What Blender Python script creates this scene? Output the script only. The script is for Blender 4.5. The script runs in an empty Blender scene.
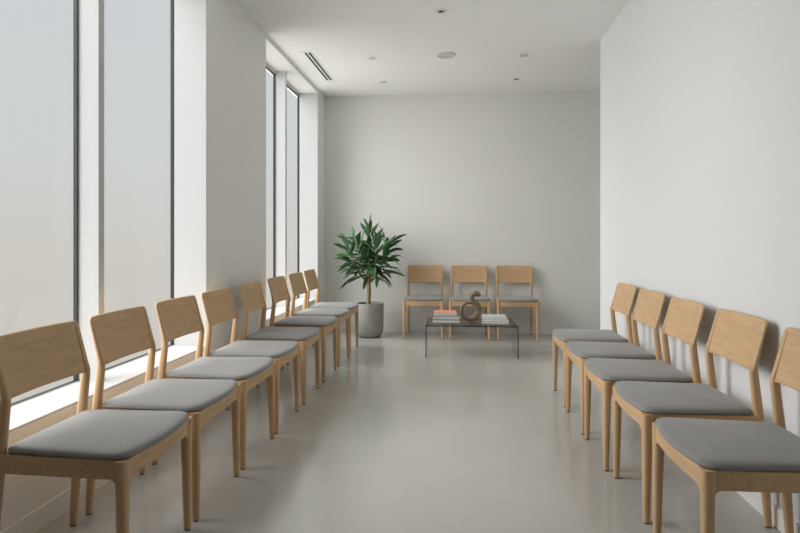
import bpy, bmesh, math, random
from mathutils import Vector, Matrix
random.seed(7)
S = bpy.context.scene
COL = S.collection
PI = math.pi

# ------------------------------------------------------------------ camera
F_PX, VPX, HOR, CAM_H = 570.0, 457.0, 238.5, 1.15
cd = bpy.data.cameras.new('camera'); cam = bpy.data.objects.new('camera', cd); COL.objects.link(cam)
cd.sensor_fit = 'HORIZONTAL'; cd.sensor_width = 36.0; cd.lens = 36.0 * F_PX / 800.0
cd.shift_y = -(266.5 - HOR) / 800.0
cd.clip_start = 0.02
cam.location = (0, 0, CAM_H)
cam.rotation_euler = (PI / 2, 0, math.atan((VPX - 400) / F_PX))
S.camera = cam

# ------------------------------------------------------------------ view
S.view_settings.view_transform = 'Standard'
S.view_settings.look = 'None'
S.view_settings.gamma = 1.0
S.view_settings.use_curve_mapping = False
S.view_settings.exposure = 0.0

# ------------------------------------------------------------------ sky: hazy overcast, brighter overhead
W = bpy.data.worlds.new('overcast_sky'); S.world = W; W.use_nodes = True
nt = W.node_tree; nt.nodes.clear()
tc = nt.nodes.new('ShaderNodeTexCoord'); sp = nt.nodes.new('ShaderNodeSeparateXYZ')
nt.links.new(tc.outputs['Generated'], sp.inputs[0])
mr = nt.nodes.new('ShaderNodeMapRange'); mr.inputs[1].default_value = -0.25; mr.inputs[2].default_value = 0.45
nt.links.new(sp.outputs[2], mr.inputs[0])
cr = nt.nodes.new('ShaderNodeValToRGB'); e = cr.color_ramp.elements
e[0].position = 0.0; e[0].color = (0.58, 0.56, 0.51, 1)
e[1].position = 1.0; e[1].color = (0.60, 0.65, 0.665, 1)
m = e.new(0.34); m.color = (0.62, 0.605, 0.56, 1)
m = e.new(0.55); m.color = (0.62, 0.65, 0.65, 1)
nt.links.new(mr.outputs[0], cr.inputs[0])
# broad bright haze to the left of the room, with an added fill glow below the horizon
GLOW_AZ, GLOW_EL, GLOW_K = math.radians(102), math.radians(31), 6.2
gd = (-math.sin(GLOW_AZ) * math.cos(GLOW_EL), math.cos(GLOW_AZ) * math.cos(GLOW_EL), math.sin(GLOW_EL))
dt = nt.nodes.new('ShaderNodeVectorMath'); dt.operation = 'DOT_PRODUCT'; dt.inputs[1].default_value = gd
nt.links.new(tc.outputs['Generated'], dt.inputs[0])
st = nt.nodes.new('ShaderNodeMapRange'); st.interpolation_type = 'SMOOTHSTEP'
st.inputs[1].default_value = 0.56; st.inputs[2].default_value = 1.0
st.inputs[3].default_value = 0.0; st.inputs[4].default_value = GLOW_K
nt.links.new(dt.outputs['Value'], st.inputs[0])
zen = nt.nodes.new('ShaderNodeMapRange'); zen.interpolation_type = 'SMOOTHSTEP'
zen.inputs[1].default_value = 0.40; zen.inputs[2].default_value = 0.85
zen.inputs[3].default_value = 1.0; zen.inputs[4].default_value = 2.0
nt.links.new(sp.outputs[2], zen.inputs[0])
glow = nt.nodes.new('ShaderNodeVectorMath'); glow.operation = 'SCALE'; glow.inputs[0].default_value = (1.0, 0.985, 0.96)
# added fill glow below the horizon, out of view, to brighten the ceiling
FILL_AZ, FILL_EL, FILL_K = math.radians(95), math.radians(-38), 1.8
pd = (-math.sin(FILL_AZ) * math.cos(FILL_EL), math.cos(FILL_AZ) * math.cos(FILL_EL), math.sin(FILL_EL))
dp = nt.nodes.new('ShaderNodeVectorMath'); dp.operation = 'DOT_PRODUCT'; dp.inputs[1].default_value = pd
nt.links.new(tc.outputs['Generated'], dp.inputs[0])
pv = nt.nodes.new('ShaderNodeMapRange'); pv.interpolation_type = 'SMOOTHSTEP'
pv.inputs[1].default_value = 0.55; pv.inputs[2].default_value = 0.95
pv.inputs[3].default_value = 0.0; pv.inputs[4].default_value = FILL_K
nt.links.new(dp.outputs['Value'], pv.inputs[0])
sm = nt.nodes.new('ShaderNodeMath'); sm.operation = 'ADD'
nt.links.new(st.outputs[0], sm.inputs[0]); nt.links.new(pv.outputs[0], sm.inputs[1])
nt.links.new(sm.outputs[0], glow.inputs['Scale'])
base = nt.nodes.new('ShaderNodeVectorMath'); base.operation = 'SCALE'
nt.links.new(cr.outputs[0], base.inputs[0]); nt.links.new(zen.outputs[0], base.inputs['Scale'])
tot = nt.nodes.new('ShaderNodeVectorMath'); tot.operation = 'ADD'
nt.links.new(base.outputs[0], tot.inputs[0]); nt.links.new(glow.outputs[0], tot.inputs[1])
bg = nt.nodes.new('ShaderNodeBackground'); ow = nt.nodes.new('ShaderNodeOutputWorld')
nt.links.new(tot.outputs[0], bg.inputs[0]); nt.links.new(bg.outputs[0], ow.inputs[0])

# room dimensions
XL, XR, YB, YF, CEIL = -1.65, 1.27, 7.02, -2.6, 2.92
XW = -1.87                      # plane of the window frames
R1 = (1.72, 3.63)               # near window recess, along y
R2 = (4.80, 6.66)               # far window recess
SILL, HEAD = 0.43, 2.885

def portal(y0, y1):
    l = bpy.data.lights.new('daylight', 'AREA'); l.shape = 'RECTANGLE'; l.size = HEAD - SILL; l.size_y = y1 - y0
    l.cycles.is_portal = True
    o = bpy.data.objects.new('daylight', l); COL.objects.link(o)
    o.location = (XW - 0.10, (y0 + y1) / 2, (HEAD + SILL) / 2); o.rotation_euler = (0, -PI / 2, 0)
portal(*R1); portal(*R2)

# ------------------------------------------------------------------ materials
def mat(name, col, rough=0.6, spec=0.5, metal=0.0, noise=None, bump=None, grain=None):
    m = bpy.data.materials.new(name); m.use_nodes = True
    n = m.node_tree.nodes; L = m.node_tree.links; b = n['Principled BSDF']
    b.inputs['Base Color'].default_value = (*col, 1); b.inputs['Roughness'].default_value = rough
    b.inputs['Metallic'].default_value = metal; b.inputs['Specular IOR Level'].default_value = spec
    t = n.new('ShaderNodeTexCoord')
    if noise:                    # (scale xyz, amount)
        mp = n.new('ShaderNodeMapping'); mp.inputs['Scale'].default_value = noise[0]
        L.new(t.outputs['Object'], mp.inputs[0])
        x = n.new('ShaderNodeTexNoise'); x.inputs['Scale'].default_value = 1.0; x.inputs['Detail'].default_value = 5
        L.new(mp.outputs[0], x.inputs['Vector'])
        mx = n.new('ShaderNodeMapRange'); a = noise[1]
        mx.inputs[1].default_value = 0.3; mx.inputs[2].default_value = 0.7
        mx.inputs[3].default_value = 1 - a; mx.inputs[4].default_value = 1 + a
        L.new(x.outputs['Fac'], mx.inputs[0])
        vm = n.new('ShaderNodeVectorMath'); vm.operation = 'SCALE'; vm.inputs[0].default_value = col
        L.new(mx.outputs[0], vm.inputs['Scale']); L.new(vm.outputs[0], b.inputs['Base Color'])
    if bump:
        y = n.new('ShaderNodeTexNoise'); y.inputs['Scale'].default_value = bump[0]; y.inputs['Detail'].default_value = 4
        L.new(t.outputs['Object'], y.inputs['Vector'])
        bp = n.new('ShaderNodeBump'); bp.inputs['Strength'].default_value = bump[1]; bp.inputs['Distance'].default_value = 0.002
        L.new(y.outputs['Fac'], bp.inputs['Height']); L.new(bp.outputs[0], b.inputs['Normal'])
    return m

M = {}
M['wall'] = mat('white_plaster', (0.85, 0.85, 0.825), 0.75, 0.3, noise=((0.8, 0.8, 0.8), 0.02), bump=(60, 0.05))
M['wall_cool_dimmed'] = mat('cool_white_plaster_dimmed', (0.715, 0.73, 0.74), 0.75, 0.3, noise=((0.8, 0.8, 0.8), 0.02), bump=(60, 0.05))  # cooler white, also darkened in colour against the strong window light
M['ceiling'] = mat('ceiling_paint', (0.92, 0.92, 0.905), 0.9, 0.1, noise=((0.7, 0.7, 0.7), 0.015))
M['floor'] = mat('polished_grey_floor', (0.505, 0.495, 0.462), 0.16, 0.8, noise=((1.1, 1.1, 1.1), 0.06))
M['frame'] = mat('white_window_frame_dimmed', (0.60, 0.61, 0.615), 0.4, 0.4)  # frame white, darkened in colour so lit reveals and sills don't burn out
M['gasket'] = mat('dark_gasket', (0.025, 0.03, 0.032), 0.45)
M['wood_h'] = mat('oak_panel', (0.60, 0.395, 0.22), 0.42, 0.35, noise=((5, 60, 55), 0.10))
M['wood_v'] = mat('oak_leg', (0.60, 0.395, 0.22), 0.42, 0.35, noise=((60, 60, 6), 0.09))
M['fabric'] = mat('grey_wool', (0.25, 0.248, 0.242), 0.65, 0.5, noise=((260, 260, 260), 0.13), bump=(700, 0.35))
_b = M['fabric'].node_tree.nodes['Principled BSDF']; _b.inputs['Sheen Weight'].default_value = 0.3; _b.inputs['Sheen Roughness'].default_value = 0.4
M['rubber'] = mat('black_glide', (0.03, 0.03, 0.03), 0.6)
M['pot'] = mat('grey_concrete_pot', (0.34, 0.34, 0.32), 0.8, 0.2, noise=((9, 9, 9), 0.10), bump=(60, 0.15))
M['soil'] = mat('soil', (0.035, 0.028, 0.02), 0.95, noise=((90, 90, 90), 0.4), bump=(80, 1.0))
M['trunk'] = mat('plant_trunk', (0.33, 0.25, 0.15), 0.8, 0.2, noise=((40, 40, 90), 0.25), bump=(120, 0.6))
M['leaf'] = mat('green_leaf', (0.048, 0.128, 0.042), 0.38, 0.5, noise=((14, 14, 14), 0.35))
M['steel'] = mat('dark_glass_edge', (0.02, 0.024, 0.024), 0.5, 0.2)
M['wood_art'] = mat('brown_carved_wood', (0.21, 0.145, 0.095), 0.5, 0.4, noise=((14, 14, 60), 0.25))
M['paper'] = mat('book_paper', (0.72, 0.70, 0.66), 0.85, 0.2, noise=((2, 2, 500), 0.08))
M['coral'] = mat('coral_cover', (0.75, 0.27, 0.17), 0.5)
M['cover_grey_shaded'] = mat('grey_cover_gap_shade', (0.22, 0.22, 0.22), 0.5)  # darkened so the cover edges draw the shaded gaps between books
M['cover_lilac_shaded'] = mat('lilac_grey_cover_gap_shade', (0.26, 0.25, 0.28), 0.5)  # lilac grey, with the gap shade put into its colour too
M['cover_white'] = mat('white_cover', (0.76, 0.76, 0.74), 0.45)
M['cover_mint'] = mat('pale_green_cover', (0.60, 0.66, 0.62), 0.5)
M['metal_white'] = mat('white_metal', (0.74, 0.74, 0.72), 0.5)
M['grey_mesh'] = mat('grey_grille', (0.62, 0.62, 0.60), 0.7, noise=((200, 200, 200), 0.1))
M['slot'] = mat('black_slot', (0.012, 0.013, 0.014), 0.7)

def glass(name, tint, refl=1.0):
    m = bpy.data.materials.new(name); m.use_nodes = True
    n = m.node_tree.nodes; L = m.node_tree.links; n.clear()
    o = n.new('ShaderNodeOutputMaterial'); mx = n.new('ShaderNodeMixShader'); tr = n.new('ShaderNodeBsdfTransparent')
    gl = n.new('ShaderNodeBsdfGlossy'); gl.inputs['Roughness'].default_value = 0.02
    fr = n.new('ShaderNodeFresnel'); fr.inputs['IOR'].default_value = 1.35
    mu = n.new('ShaderNodeMath'); mu.operation = 'MULTIPLY'; mu.inputs[1].default_value = refl
    tr.inputs[0].default_value = (*tint, 1)
    L.new(fr.outputs[0], mu.inputs[0]); L.new(mu.outputs[0], mx.inputs[0])
    L.new(tr.outputs[0], mx.inputs[1]); L.new(gl.outputs[0], mx.inputs[2]); L.new(mx.outputs[0], o.inputs[0])
    return m
M['pane'] = glass('window_glass', (1.0, 1.0, 1.0), 0.04)
M['smoke'] = glass('grey_table_glass', (0.80, 0.82, 0.81), 0.45)
M['clear'] = glass('clear_table_glass', (0.97, 0.975, 0.97), 0.35)

# ------------------------------------------------------------------ mesh helpers
def link(name, bm, m, parent=None, smooth=True, angle=40):
    bmesh.ops.recalc_face_normals(bm, faces=bm.faces[:])
    me = bpy.data.meshes.new(name); bm.to_mesh(me); bm.free()
    for x in (m if isinstance(m, (list, tuple)) else [m]): me.materials.append(x)
    if smooth:
        for p in me.polygons: p.use_smooth = True
        me.set_sharp_from_angle(angle=math.radians(angle))
    o = bpy.data.objects.new(name, me); COL.objects.link(o)
    if parent: o.parent = parent
    return o

def box(bm, lo, hi, mi=0):
    v = [bm.verts.new((x, y, z)) for x in (lo[0], hi[0]) for y in (lo[1], hi[1]) for z in (lo[2], hi[2])]
    for f in ((0, 1, 3, 2), (4, 6, 7, 5), (0, 4, 5, 1), (2, 3, 7, 6), (0, 2, 6, 4), (1, 5, 7, 3)):
        bm.faces.new([v[i] for i in f]).material_index = mi

def bevbox(lo, hi, r, seg=2):
    bm = bmesh.new(); box(bm, lo, hi)
    bmesh.ops.bevel(bm, geom=bm.edges[:], offset=r, segments=seg, profile=0.5, affect='EDGES')
    return bm

def rings(bm, rs, cap=True, closed=False, mi=0):
    vs = [[bm.verts.new(p) for p in r] for r in rs]
    n = len(vs[0]); k = len(vs)
    for i in range(k if closed else k - 1):
        a, b = vs[i], vs[(i + 1) % k]
        for j in range(n):
            bm.faces.new((a[j], a[(j + 1) % n], b[(j + 1) % n], b[j])).material_index = mi
    if cap and not closed:
        bm.faces.new(vs[0][::-1]).material_index = mi; bm.faces.new(vs[-1]).material_index = mi
    return vs

def superring(c, hx, hy, n=16, p=3.2):
    out = []
    for i in range(n):
        a = 2 * PI * i / n; ca, sa = math.cos(a), math.sin(a)
        out.append((c[0] + hx * math.copysign(abs(ca) ** (2 / p), ca), c[1] + hy * math.copysign(abs(sa) ** (2 / p), sa), c[2]))
    return out

def lathe(bm, prof, n=40, c=(0, 0), cap=True):
    rings(bm, [[(c[0] + r * math.cos(2 * PI * i / n), c[1] + r * math.sin(2 * PI * i / n), z) for i in range(n)] for r, z in prof], cap)

def tag(o, label=None, cat=None, group=None, kind=None):
    if label: o['label'] = label
    if cat: o['category'] = cat
    if group: o['group'] = group
    if kind: o['kind'] = kind
    return o

def thing(name, label, cat, loc=(0, 0, 0), rz=0, group=None):
    o = bpy.data.objects.new(name, None); COL.objects.link(o); o.empty_display_size = 0.1
    o.location = loc; o.rotation_euler = (0, 0, rz)
    return tag(o, label, cat, group)

def dup(o, parent=None):
    c = o.copy(); COL.objects.link(c)
    if parent: c.parent = parent
    for ch in o.children: dup(ch, c)
    return c

def struct(name, bm, m, parent=None, smooth=False):
    o = link(name, bm, m, parent, smooth)
    if not parent: o['kind'] = 'structure'
    return o

# ------------------------------------------------------------------ room shell
XE = 3.1                                     # far end of the side bay behind the right wall
YC = 5.23                                    # end of the right wall
bm = bmesh.new(); box(bm, (-2.0, YF - .15, -.15), (XE + .15, YB + .15, 0)); struct('floor', bm, M['floor'])
bm = bmesh.new(); box(bm, (-2.0, YF - .15, CEIL), (XE + .15, YB + .15, CEIL + .15)); struct('ceiling', bm, M['ceiling'])
XO = -1.897                     # outer face of the window wall
bm = bmesh.new()
box(bm, (XO, YF, 0), (XL, YB, SILL))                       # below the sills
box(bm, (XO, YF, HEAD), (XL, YB, CEIL))                    # above the windows
for a, b in ((YF, R1[0]), (R1[1], R2[0]), (R2[1], YB)): box(bm, (XO, a, SILL), (XL, b, HEAD))
struct('wall_left', bm, M['wall'])
bm = bmesh.new(); box(bm, (XR, YF, 0), (XE, YC, CEIL)); struct('wall_right', bm, M['wall_cool_dimmed'])
bm = bmesh.new(); box(bm, (XO, YB, 0), (XE, YB + .15, CEIL)); struct('wall_back', bm, M['wall'])
bm = bmesh.new(); box(bm, (XE, YC, 0), (XE + .15, YB, CEIL)); struct('wall_bay', bm, M['wall'])
bm = bmesh.new(); box(bm, (XO, YF - .15, 0), (XR + .2, YF, CEIL)); struct('wall_front', bm, M['wall'])
bm = bmesh.new(); box(bm, (XL, YF, 0), (XL + .010, YB, .085)); struct('baseboard_left', bm, M['wall'])
bm = bmesh.new(); box(bm, (XR - .008, YF, 0), (XR, YC, .085)); struct('baseboard_right', bm, M['wall'])

def window(name, y0, y1, mulls, head_h=0.03):
    """mulls: (start, end) of each white mullion; panes fill what is left"""
    bm = bmesh.new()
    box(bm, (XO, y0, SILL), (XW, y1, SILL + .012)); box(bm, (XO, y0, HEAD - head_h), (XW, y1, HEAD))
    box(bm, (XW, y1 - .008, SILL + .010), (XL, y1, HEAD)); box(bm, (XW, y0, SILL + .010), (XL, y0 + .008, HEAD))   # thin linings added to darken the brightly lit reveals
    box(bm, (XW, y0, SILL), (XL, y1, SILL + .010))                                                               # sill board, added in the same darkened white to tame its glare
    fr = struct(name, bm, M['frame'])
    edges = [y0] + [v for mm in mulls for v in mm] + [y1]
    if mulls[0][0] == y0: edges = edges[2:]
    for a, b in mulls:
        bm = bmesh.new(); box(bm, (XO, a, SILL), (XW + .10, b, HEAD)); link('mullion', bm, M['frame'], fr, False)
    for a, b in zip(edges[::2], edges[1::2]):
        z0, z1 = SILL + .012, HEAD - head_h; g = .008
        bm = bmesh.new()                                     # dark gasket lining the opening
        X0, X1 = XO, XW - .007
        box(bm, (X0, a, z0), (X1, a + g, z1)); box(bm, (X0, b - g, z0), (X1, b, z1))
        box(bm, (X0, a + g, z0), (X1, b - g, z0 + .003)); box(bm, (X0, a + g, z1 - g), (X1, b - g, z1))
        link('gasket', bm, M['gasket'], fr, False)
        bm = bmesh.new(); box(bm, (X0 + .006, a + g, z0 + .003), (X0 + .012, b - g, z1 - g)); link('pane', bm, M['pane'], fr, False)
    return fr
window('window_1', R1[0], R1[1], [(2.665, 2.712)])
window('window_2', R2[0], R2[1], [(5.76, 5.81)])

# ------------------------------------------------------------------ chair
def outline(hf, hr, yf, yr, bow, rf, rr, n=7):
    """rounded seat outline, counter-clockwise: front edge bowed outwards"""
    pts = []
    def arc(cx, cy, r, a0, a1):
        for i in range(n + 1):
            a = a0 + (a1 - a0) * i / n; pts.append((cx + r * math.cos(a), cy + r * math.sin(a)))
    arc(hf - rf, yf - rf, rf, 0, PI / 2)
    for i in range(1, 10):
        t = i / 10; x = (hf - rf) * (1 - 2 * t); pts.append((x, yf + bow * math.sin(PI * t)))
    arc(-hf + rf, yf - rf, rf, PI / 2, PI)
    arc(-hr + rr, yr + rr, rr, PI, 1.5 * PI)
    for i in range(1, 6): pts.append(((hr - rr) * (-1 + 2 * i / 6), yr))
    arc(hr - rr, yr + rr, rr, 1.5 * PI, 2 * PI)
    return pts

def inset(pts, d):
    n = len(pts); out = []
    for i in range(n):
        p, q, r = Vector(pts[i - 1]), Vector(pts[i]), Vector(pts[(i + 1) % n])
        t = (r - p).normalized(); nn = Vector((-t.y, t.x)); out.append(tuple(q + nn * d))
    return out

def seat_bm():
    bm = bmesh.new()
    P = outline(.232, .210, .252, -.190, .020, .058, .03)
    z0 = .4425; prof = [(.012, 0), (.004, .002), (.0, .008), (.001, .014), (.005, .0205), (.012, .0245), (.024, .0275)]
    rs = [[(x, y, z0 + h) for x, y in inset(P, d)] for d, h in prof]
    cx, cy = 0, .03; base = inset(P, .024)
    for k in (.82, .62, .40, .18):
        rs.append([(cx + (x - cx) * k, cy + (y - cy) * k, z0 + .0275 + .009 * (1 - k * k)) for x, y in base])
    rings(bm, rs)
    return bm

def prism(bm, pts, mp, a, b):
    """closed polygon pts (u,v) extruded between a and b; mp(u,v,w) -> xyz"""
    A = [bm.verts.new(mp(u, v, a)) for u, v in pts]; B = [bm.verts.new(mp(u, v, b)) for u, v in pts]
    n = len(pts)
    for i in range(n): bm.faces.new((A[i], A[(i + 1) % n], B[(i + 1) % n], B[i]))
    bm.faces.new(A[::-1]); bm.faces.new(B)

def rail_poly(u0, u1, zt, zb, r0, r1, n=6):
    """straight top, arched corners down onto the legs at either end"""
    p = [(u1, zt), (u0, zt), (u0, zb - r0)]
    for i in range(1, n + 1):
        a = PI + (-PI / 2) * i / n; p.append((u0 + r0 + r0 * math.cos(a), zb - r0 + r0 * math.sin(a)))
    for i in range(0, n + 1):
        a = PI / 2 - (PI / 2) * i / n; p.append((u1 - r1 + r1 * math.cos(a), zb - r1 + r1 * math.sin(a)))
    return p

LX, LY, RX, RY = .215, .227, .204, -.240
def front_leg(s):
    bm = bmesh.new()
    zs = [(.006, .0125), (.10, .0145), (.25, .0172), (.36, .0188), (.41, .0200), (.4420, .0200)]
    rings(bm, [superring((s * (LX + .004 * (1 - z / .42)), LY + .004 * (1 - z / .42), z), h * 1.07, h * 1.07, 16, 2.6) for z, h in zs])
    return bm

POST = [(.006, -.241, .0120, .0125), (.15, -.231, .0140, .0155), (.32, -.217, .0150, .0185), (.44, -.205, .0148, .0185),
        (.54, -.194, .0140, .0170), (.605, -.187, .0135, .0160), (.630, -.186, .0130, .0145), (.66, -.192, .0128, .0105), (.74, -.212, .0120, .0075), (.805, -.228, .0110, .0055)]
def back_post(s):
    bm = bmesh.new()
    rings(bm, [superring((s * RX, y, z), hx, hy, 16, 2.8) for z, y, hx, hy in POST])
    return bm

def panel_bm():
    """slightly dished plywood back panel, rounded top corners"""
    bm = bmesh.new(); W2, zb, zt, r, th = .219, .618, .822, .022, .012
    nx, nz = 24, 10
    def pos(x, z, t):
        lean = -.173 - (z - zb) * .262
        return (x, lean - .020 * (1 - (x / W2) ** 2) - t, z)
    def halfw(z):
        w = W2 - .004 * (z - zb) / (zt - zb)
        if z > zt - r: w = w - r + math.sqrt(max(r * r - (z - (zt - r)) ** 2, 0))
        if z < zb + .006: w = w - .006 + math.sqrt(max(.006 ** 2 - (zb + .006 - z) ** 2, 0))
        return w
    zz = [zb, zb + .002, zb + .006] + [zb + .006 + (zt - r - zb - .006) * i / nz for i in range(1, nz + 1)] + [zt - r + r * math.sin(PI / 2 * i / 6) for i in range(1, 7)]
    def sheet(t, e):
        g = []
        for z in zz:
            w = halfw(z) - e
            zc = min(max(z, zb + e), zt - e)
            g.append([bm.verts.new(pos(-w + 2 * w * i / nx, zc, t)) for i in range(nx + 1)])
        return g
    levels = [(0, .003), (.003, 0), (th - .003, 0), (th, .003)]
    G = [sheet(t, e) for t, e in levels]
    for g, flip in ((G[0], 0), (G[-1], 1)):
        for j in range(len(zz) - 1):
            for i in range(nx):
                bm.faces.new((g[j][i], g[j][i + 1], g[j + 1][i + 1], g[j + 1][i]))
    def loop(g):
        return g[0][:] + [row[-1] for row in g[1:-1]] + g[-1][::-1] + [row[0] for row in g[-2:0:-1]]
    for a, b in zip(G[:-1], G[1:]):
        A, B = loop(a), loop(b); n = len(A)
        for i in range(n): bm.faces.new((A[i], A[(i + 1) % n], B[(i + 1) % n], B[i]))
    return bm

def glide(x, y):
    bm = bmesh.new(); lathe(bm, [(.0105, 0), (.0105, .007)], 16, (x, y)); return bm

def make_chair():
    t = thing('waiting_chair', '', 'chair')
    link('seat_cushion', seat_bm(), M['fabric'], t)
    tag(link('backrest', panel_bm(), M['wood_h'], t, angle=35))
    for s in (-1, 1):
        l = link('leg', front_leg(s), M['wood_v'], t); link('foot_glide', glide(s * (LX + .004), LY + .004), M['rubber'], l)
        p = link('back_leg', back_post(s), M['wood_v'], t); link('foot_glide', glide(s * RX, -.241), M['rubber'], p)
    # side rails run front leg to back leg
    for s in (-1, 1):
        bm = bmesh.new()
        def mp(u, v, w, s=s):
            k = (u - RY) / (LY - RY); return (s * (RX + (LX - RX) * k) + w, u, v)
        prism(bm, rail_poly(-.195, LY - .016, .4420, .381, .012, .022), mp, -.011, .011)
        link('side_rail', bm, M['wood_h'], t, angle=30)
    bm = bmesh.new()                                         # bowed front rail
    pts = rail_poly(-LX + .016, LX - .016, .4420, .386, .022, .022)
    N = 14; us = [(-LX + .016) + (2 * LX - .032) * i / N for i in range(N + 1)]
    rs = []
    for u in us:
        d = min(u - us[0], us[-1] - u); r = .022
        zb = .386 if d >= r else .386 - r + math.sqrt(max(r * r - (r - d) ** 2, 0))
        y = LY + .002 + .014 * (1 - (u / LX) ** 2)
        rs.append([(u, y - .010, .4420), (u, y + .012, .4420), (u, y + .012, zb), (u, y - .010, zb)])
    rings(bm, rs); link('front_rail', bm, M['wood_h'], t, angle=30)
    bm = bmesh.new(); prism(bm, rail_poly(-RX + .010, RX - .010, .4420, .386, .010, .010), lambda u, v, w: (u, w, v), -.212, -.194)
    link('back_rail', bm, M['wood_h'], t, angle=30)
    return t

proto = make_chair(); used = [False]
def chair(x, y, rz, label, group):
    o = proto if not used[0] else dup(proto)
    used[0] = True
    o.location = (x, y, 0); o.rotation_euler = (0, 0, rz); tag(o, label, 'chair', group)

CXL, CXR = -1.291, 0.979
left = [(1.94, 0.0), (2.445, .01), (2.97, -.01), (3.49, 0), (4.08, .015), (4.70, 0), (5.27, -.01), (5.78, 0)]
lab_l = ['oak chair nearest the camera in the window-side row, cut off by the left edge',
         'second oak chair from the camera in the window-side row, before the near windows',
         'third oak chair from the camera in the long window-side row',
         'fourth oak chair from the camera in window-side row, where the wall pier begins',
         'fifth oak chair from the camera in window-side row, in front of the plain pier',
         'sixth oak chair from the camera in window-side row, where the far window begins',
         'seventh oak chair from the camera in window-side row, last but one before the plant',
         'farthest oak chair of the window-side row, its grey seat beside the plant pot']
for (y, a), t in zip(left, lab_l): chair(CXL, y, -PI / 2 + a, t, 'oak chairs in the window-side row')
right = [(2.05, .0), (2.61, 0), (3.13, -.01), (3.665, .01), (4.195, 0)]
lab_r = ['oak chair nearest the camera along the right wall, cut off by the right edge',
         'second oak chair from the camera along the right white wall',
         'middle oak chair of the five along the right white wall',
         'fourth oak chair from the camera along the right white wall',
         'farthest oak chair along the right wall, closest to the wall end']
for (y, a), t in zip(right, lab_r): chair(CXR + (.014 if y < 2.8 else -.010), y, PI / 2 + a, t, 'oak chairs along the right wall')
lab_b = ['oak chair at the back wall nearest the potted plant, behind the coral book',
         'middle oak chair of the three at the back wall, behind the ring sculpture',
         'rightmost oak chair of the three at the back wall, behind the pale books']
for x, t in zip((-.385, .145, .682), lab_b): chair(x, 6.735, PI, t, 'three oak chairs at the back wall')

# ------------------------------------------------------------------ glass coffee table
TX0, TX1, TY0, TY1, TH = -.308, .578, 5.50, 6.06, .312
tb = thing('coffee_table', 'low smoked glass coffee table standing before the three back wall chairs', 'table', ((TX0 + TX1) / 2, (TY0 + TY1) / 2, 0), 0.02)
hw, hd, th = (TX1 - TX0) / 2, (TY1 - TY0) / 2, .009
def glass_slab(name, lo, hi, m):
    bm = bmesh.new(); box(bm, lo, hi)
    bm.normal_update()
    for f in bm.faces:
        if f.normal[1] < -.9: f.material_index = 1
    return link(name, bm, [m, M['steel']], tb, False)
glass_slab('tabletop', (-hw, -hd, TH - th), (hw, hd, TH), M['smoke'])
for s in (-1, 1):
    x = s * (hw - th / 2)
    glass_slab('side_panel', (x - th / 2, -hd, 0), (x + th / 2, hd, TH - th), M['clear'])

# ------------------------------------------------------------------ books
def book(w, d, h, x, y, z, rz, cover, label, group, spine='cover_white'):
    t = thing('book', label, 'book', (x, y, z), rz, group)
    c = .0055; bm = bmesh.new()
    box(bm, (-w / 2, -d / 2 + .004, 0), (w / 2, d / 2, c)); box(bm, (-w / 2, -d / 2 + .004, h - c), (w / 2, d / 2, h))
    link('cover', bm, cover, t, False)
    bm = bmesh.new(); box(bm, (-w / 2, -d / 2, .005), (w / 2, -d / 2 + .004, h - .003))
    link('spine', bm, M[spine], t, False)
    bm = bmesh.new(); box(bm, (-w / 2 + .006, -d / 2 + .004, c), (w / 2 - .006, d / 2 - .006, h - c)); link('pages', bm, M['paper'], t, False)
TZ = TH + .0005
g1, g2 = 'books stacked at the left end of the glass table', 'books stacked at the right end of the glass table'
book(.262, .20, .034, -.112, 5.735, TZ, .03, M['cover_grey_shaded'], 'white spined grey book with shade-darkened covers at the bottom of the three-book stack on the glass table', g1)
book(.255, .19, .036, -.104, 5.735, TZ + .0345, .02, M['cover_lilac_shaded'], 'white spined lilac grey book with shade-darkened covers in the middle of the stack, under the coral one', g1)
book(.222, .19, .036, -.118, 5.735, TZ + .071, .05, M['coral'], 'coral covered book on top of the three-book stack', g1)
book(.258, .20, .036, .374, 5.735, TZ, .01, M['cover_white'], 'white book lying under a pale green book on the glass table', g2)
book(.235, .18, .036, .362, 5.745, TZ + .0365, -.02, M['cover_mint'], 'pale green book on top of the white book right of the sculpture', g2)

# ------------------------------------------------------------------ sculpture: one band coiling up into a small hook
def tube(bm, pts, rad, n=14):
    rs = []; P = [Vector(p) for p in pts]; up = Vector((0, 1, 0))
    for i, p in enumerate(P):
        t = (P[min(i + 1, len(P) - 1)] - P[max(i - 1, 0)]).normalized()
        a = up - t * up.dot(t); a.normalize(); b = t.cross(a)
        r = rad[i]; rs.append([p + (a * math.cos(2 * PI * k / n) + b * math.sin(2 * PI * k / n)) * r for k in range(n)])
    rings(bm, rs)
sc = thing('ring_sculpture', 'carved brown wooden ring sculpture between the two book stacks', 'sculpture', (.122, 5.80, TZ))
bm = bmesh.new(); pts = []; rad = []
R0, cz = .083, .098
for i in range(37):
    a = math.radians(70 - 360 * i / 36 * 0.985)
    rr = .0135 + .012 * (0.5 + 0.5 * math.cos(a + .5)); pts.append((R0 * math.cos(a), -.018 * math.sin((i / 36) * PI * 2) * .4, cz + R0 * math.sin(a))); rad.append(rr)
rings_a = pts
pts = [(p[0] * 1.02 + .008, p[1], p[2] * 1.02 + .010) for p in pts]; rad = [r * 1.2 for r in rad]
tube(bm, pts, rad); link('ring', bm, M['wood_art'], sc)
bm = bmesh.new(); pts, rad = [], []
ctrl = [(.082, .078), (.086, .115), (.066, .158), (.034, .186), (.022, .212), (.034, .240), (.062, .250), (.084, .238), (.090, .222)]
rr = [.022, .024, .024, .021, .020, .023, .026, .021, .012]
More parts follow.
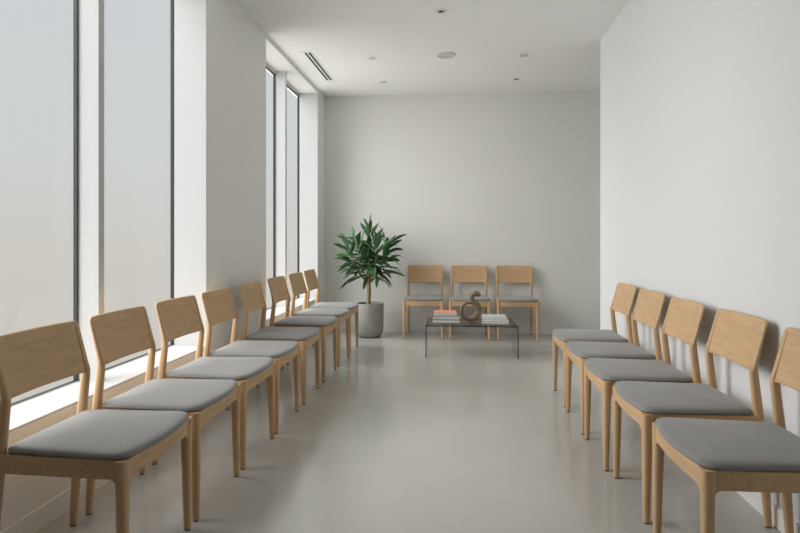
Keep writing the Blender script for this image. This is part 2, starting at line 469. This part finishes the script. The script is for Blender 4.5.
for i in range(len(ctrl) - 1):
    p0 = ctrl[max(i - 1, 0)]; p1 = ctrl[i]; p2 = ctrl[i + 1]; p3 = ctrl[min(i + 2, len(ctrl) - 1)]
    for k in range(5):
        t = k / 5
        f = [.5 * (2 * b + (c - a) * t + (2 * a - 5 * b + 4 * c - d) * t * t + (3 * b - a - 3 * c + d) * t ** 3) for a, b, c, d in zip(p0, p1, p2, p3)]
        pts.append((f[0], 0, f[1])); rad.append(rr[i] * (1 - t) + rr[i + 1] * t)
pts = [tuple(c * 1.13 for c in p) for p in pts]; rad = [r * 1.16 for r in rad]
tube(bm, pts, rad); link('hooked_top', bm, M['wood_art'], sc)

# ------------------------------------------------------------------ plant
PX, PY = -1.02, 6.63
pl = thing('potted_plant', 'leafy green plant in a round grey concrete pot beside the window', 'plant', (PX, PY, 0))
bm = bmesh.new()
lathe(bm, [(.105, 0), (.128, .008), (.148, .032), (.158, .08), (.162, .16), (.164, .375), (.162, .388), (.157, .392), (.151, .388), (.149, .36)], 48)
link('pot', bm, M['pot'], pl)
bm = bmesh.new(); lathe(bm, [(.1485, .345), (.1485, .36), (.06, .368), (.01, .37)], 32); link('soil', bm, M['soil'], pl)
def limb(bm, p0, p1, r0, r1, bend=(0, 0, 0), n=10):
    pts = []; rad = []
    for i in range(n + 1):
        t = i / n; p = Vector(p0).lerp(Vector(p1), t) + Vector(bend) * math.sin(PI * t); pts.append(p); rad.append((r0 + (r1 - r0) * t) * (1 + .08 * (i % 2)))
    tube(bm, pts, rad, 12); return pts
bm = bmesh.new()
main = limb(bm, (-.02, 0, .34), (-.012, 0, .66), .024, .021, (.006, 0, 0), 16)
O = Vector((-.012, 0, .62))
stems = [(O, (0, 0, 1.20), (.012, 0, 0)), (O, (-.25, .02, 1.06), (-.03, 0, -.02)), (O, (.22, .02, 1.07), (.03, 0, -.02)), (O, (-.12, -.14, 1.03), (-.02, -.02, 0)),
         (O, (.11, -.15, 1.02), (.02, -.02, 0)), (O, (-.22, -.05, .93), (-.01, 0, -.03)), (O, (.17, -.06, .90), (.02, 0, -.03)), (O, (.04, .13, 1.06), (0, .02, 0)), (O, (0, -.12, .88), (0, -.03, -.02))]
SP = [limb(bm, a, b, .010, .0045, c) for a, b, c in stems]
link('trunk', bm, M['trunk'], pl)
def leaf(bm, p, d, L, w, droop):
    d = Vector(d).normalized(); side = d.cross(Vector((0, 0, 1)))
    if side.length < .1: side = Vector((random.uniform(-1, 1), random.uniform(-1, 1), 0))
    side.normalize(); up = side.cross(d).normalized()
    roll = random.uniform(-.7, .7); side, up = side * math.cos(roll) + up * math.sin(roll), up * math.cos(roll) - side * math.sin(roll)
    n = 12; prev = None; q = Vector(p); dd = d.copy(); th = .0012
    for i in range(n + 1):
        t = i / n
        wd = w * max(0, math.sin(PI * min(1, max(0, (t - .10) / .9)) ** 1.08)) ** .75 + .0022
        c = up * (wd * .30)
        row = [q - side * wd + c, q, q + side * wd + c]
        top = [bm.verts.new(v + up * th) for v in row]; bot = [bm.verts.new(v - up * th) for v in row]
        cur = top + bot[::-1]
        if prev:
            for k in range(6): bm.faces.new((prev[k], prev[(k + 1) % 6], cur[(k + 1) % 6], cur[k]))
        else: bm.faces.new(cur[::-1])
        prev = cur
        dd = (dd + Vector((0, 0, -droop / n))).normalized(); q = q + dd * (L / n)
        side = (side - dd * side.dot(dd)).normalized(); up = side.cross(dd).normalized()
    bm.faces.new(prev)
bm = bmesh.new(); gold = 2.39996; k = 0
for si, sp_ in enumerate(SP):
    nl = 24 if si == 0 else 18
    ax = (sp_[-1] - sp_[-4]).normalized(); q1 = ax.cross(Vector((.3, 1, .1))).normalized(); q2 = ax.cross(q1)
    for i in range(nl):
        t = (.34 if si == 0 else .42) + (.66 if si == 0 else .58) * i / (nl - 1); f = t * (len(sp_) - 1); j = min(int(f), len(sp_) - 2)
        p = sp_[j].lerp(sp_[j + 1], f - j)
        a = k * gold + random.uniform(-.3, .3); k += 1
        tilt = math.radians(100 - 82 * ((t - .34) / .66) ** 1.5 + random.uniform(-16, 16))    # from the stem axis
        d = ax * math.cos(tilt) + (q1 * math.cos(a) + q2 * math.sin(a)) * math.sin(tilt)
        if d.y > 0: d.y *= .55
        leaf(bm, p, d, random.uniform(.20, .32), random.uniform(.018, .027), random.uniform(.2, .8))
link('foliage', bm, M['leaf'], pl, angle=60)

# ------------------------------------------------------------------ ceiling fittings
vx0, vx1, vy0, vy1 = -1.515, -1.375, 5.28, 6.27
v = thing('ceiling_vent', 'long white ceiling vent with two black slots beside the far window', 'vent', ((vx0 + vx1) / 2, (vy0 + vy1) / 2, CEIL))
bm = bmesh.new(); w2, l2 = .066, (vy1 - vy0) / 2
sl = [(-.001, .022), (.036, .059)]
for a, b in ((-w2, sl[0][0]), (sl[0][1], sl[1][0]), (sl[1][1], w2)): box(bm, (a, -l2, -.006), (b, l2, 0))
for a, b in sl:
    box(bm, (a, -l2, -.006), (b, -l2 + .015, 0)); box(bm, (a, l2 - .015, -.006), (b, l2, 0))
link('frame', bm, M['ceiling'], v, False)
for a, b in sl:
    bm = bmesh.new(); box(bm, (a, -l2 + .015, -.002), (b, l2 - .015, 0)); link('slot', bm, M['slot'], v, False)

def fitting(name, label, cat, x, y, r, ring, core, rc, depth=.006):
    t = thing(name, label, cat, (x, y, CEIL))
    bm = bmesh.new(); n = 32
    prof = [(rc, -.001), (rc, -depth), (r - .003, -depth), (r, -depth * .6), (r, 0)]
    lathe(bm, prof, n, cap=False); link('trim_ring', bm, ring, t)
    bm = bmesh.new(); lathe(bm, [(rc, -depth * .5), (rc, 0)], n); link('lens', bm, core, t)
    return t
fitting('ceiling_downlight', 'nearest small recessed ceiling spotlight with dark opening', 'downlight', -.124, 4.444, .045, M['metal_white'], M['slot'], .024)
fitting('ceiling_downlight', 'white ceiling spotlight in the back right corner with dark opening', 'downlight', .656, 6.42, .034, M['grey_mesh'], M['slot'], .022)
fitting('ceiling_downlight', 'small grey round ceiling fitting right of the large round one', 'downlight', .643, 5.59, .045, M['grey_mesh'], M['grey_mesh'], .028)
fitting('ceiling_downlight', 'faint white ceiling spotlight left of the large round fitting', 'downlight', -.829, 5.534, .042, M['metal_white'], M['grey_mesh'], .026)
fitting('ceiling_downlight', 'faint white ceiling spotlight closest to the back wall, above the plant', 'downlight', -.833, 6.396, .042, M['metal_white'], M['grey_mesh'], .022)
fitting('ceiling_speaker', 'large flat round grey fitting in the middle of the ceiling', 'ceiling speaker', -.106, 5.515, .090, M['grey_mesh'], M['grey_mesh'], .075, .008)
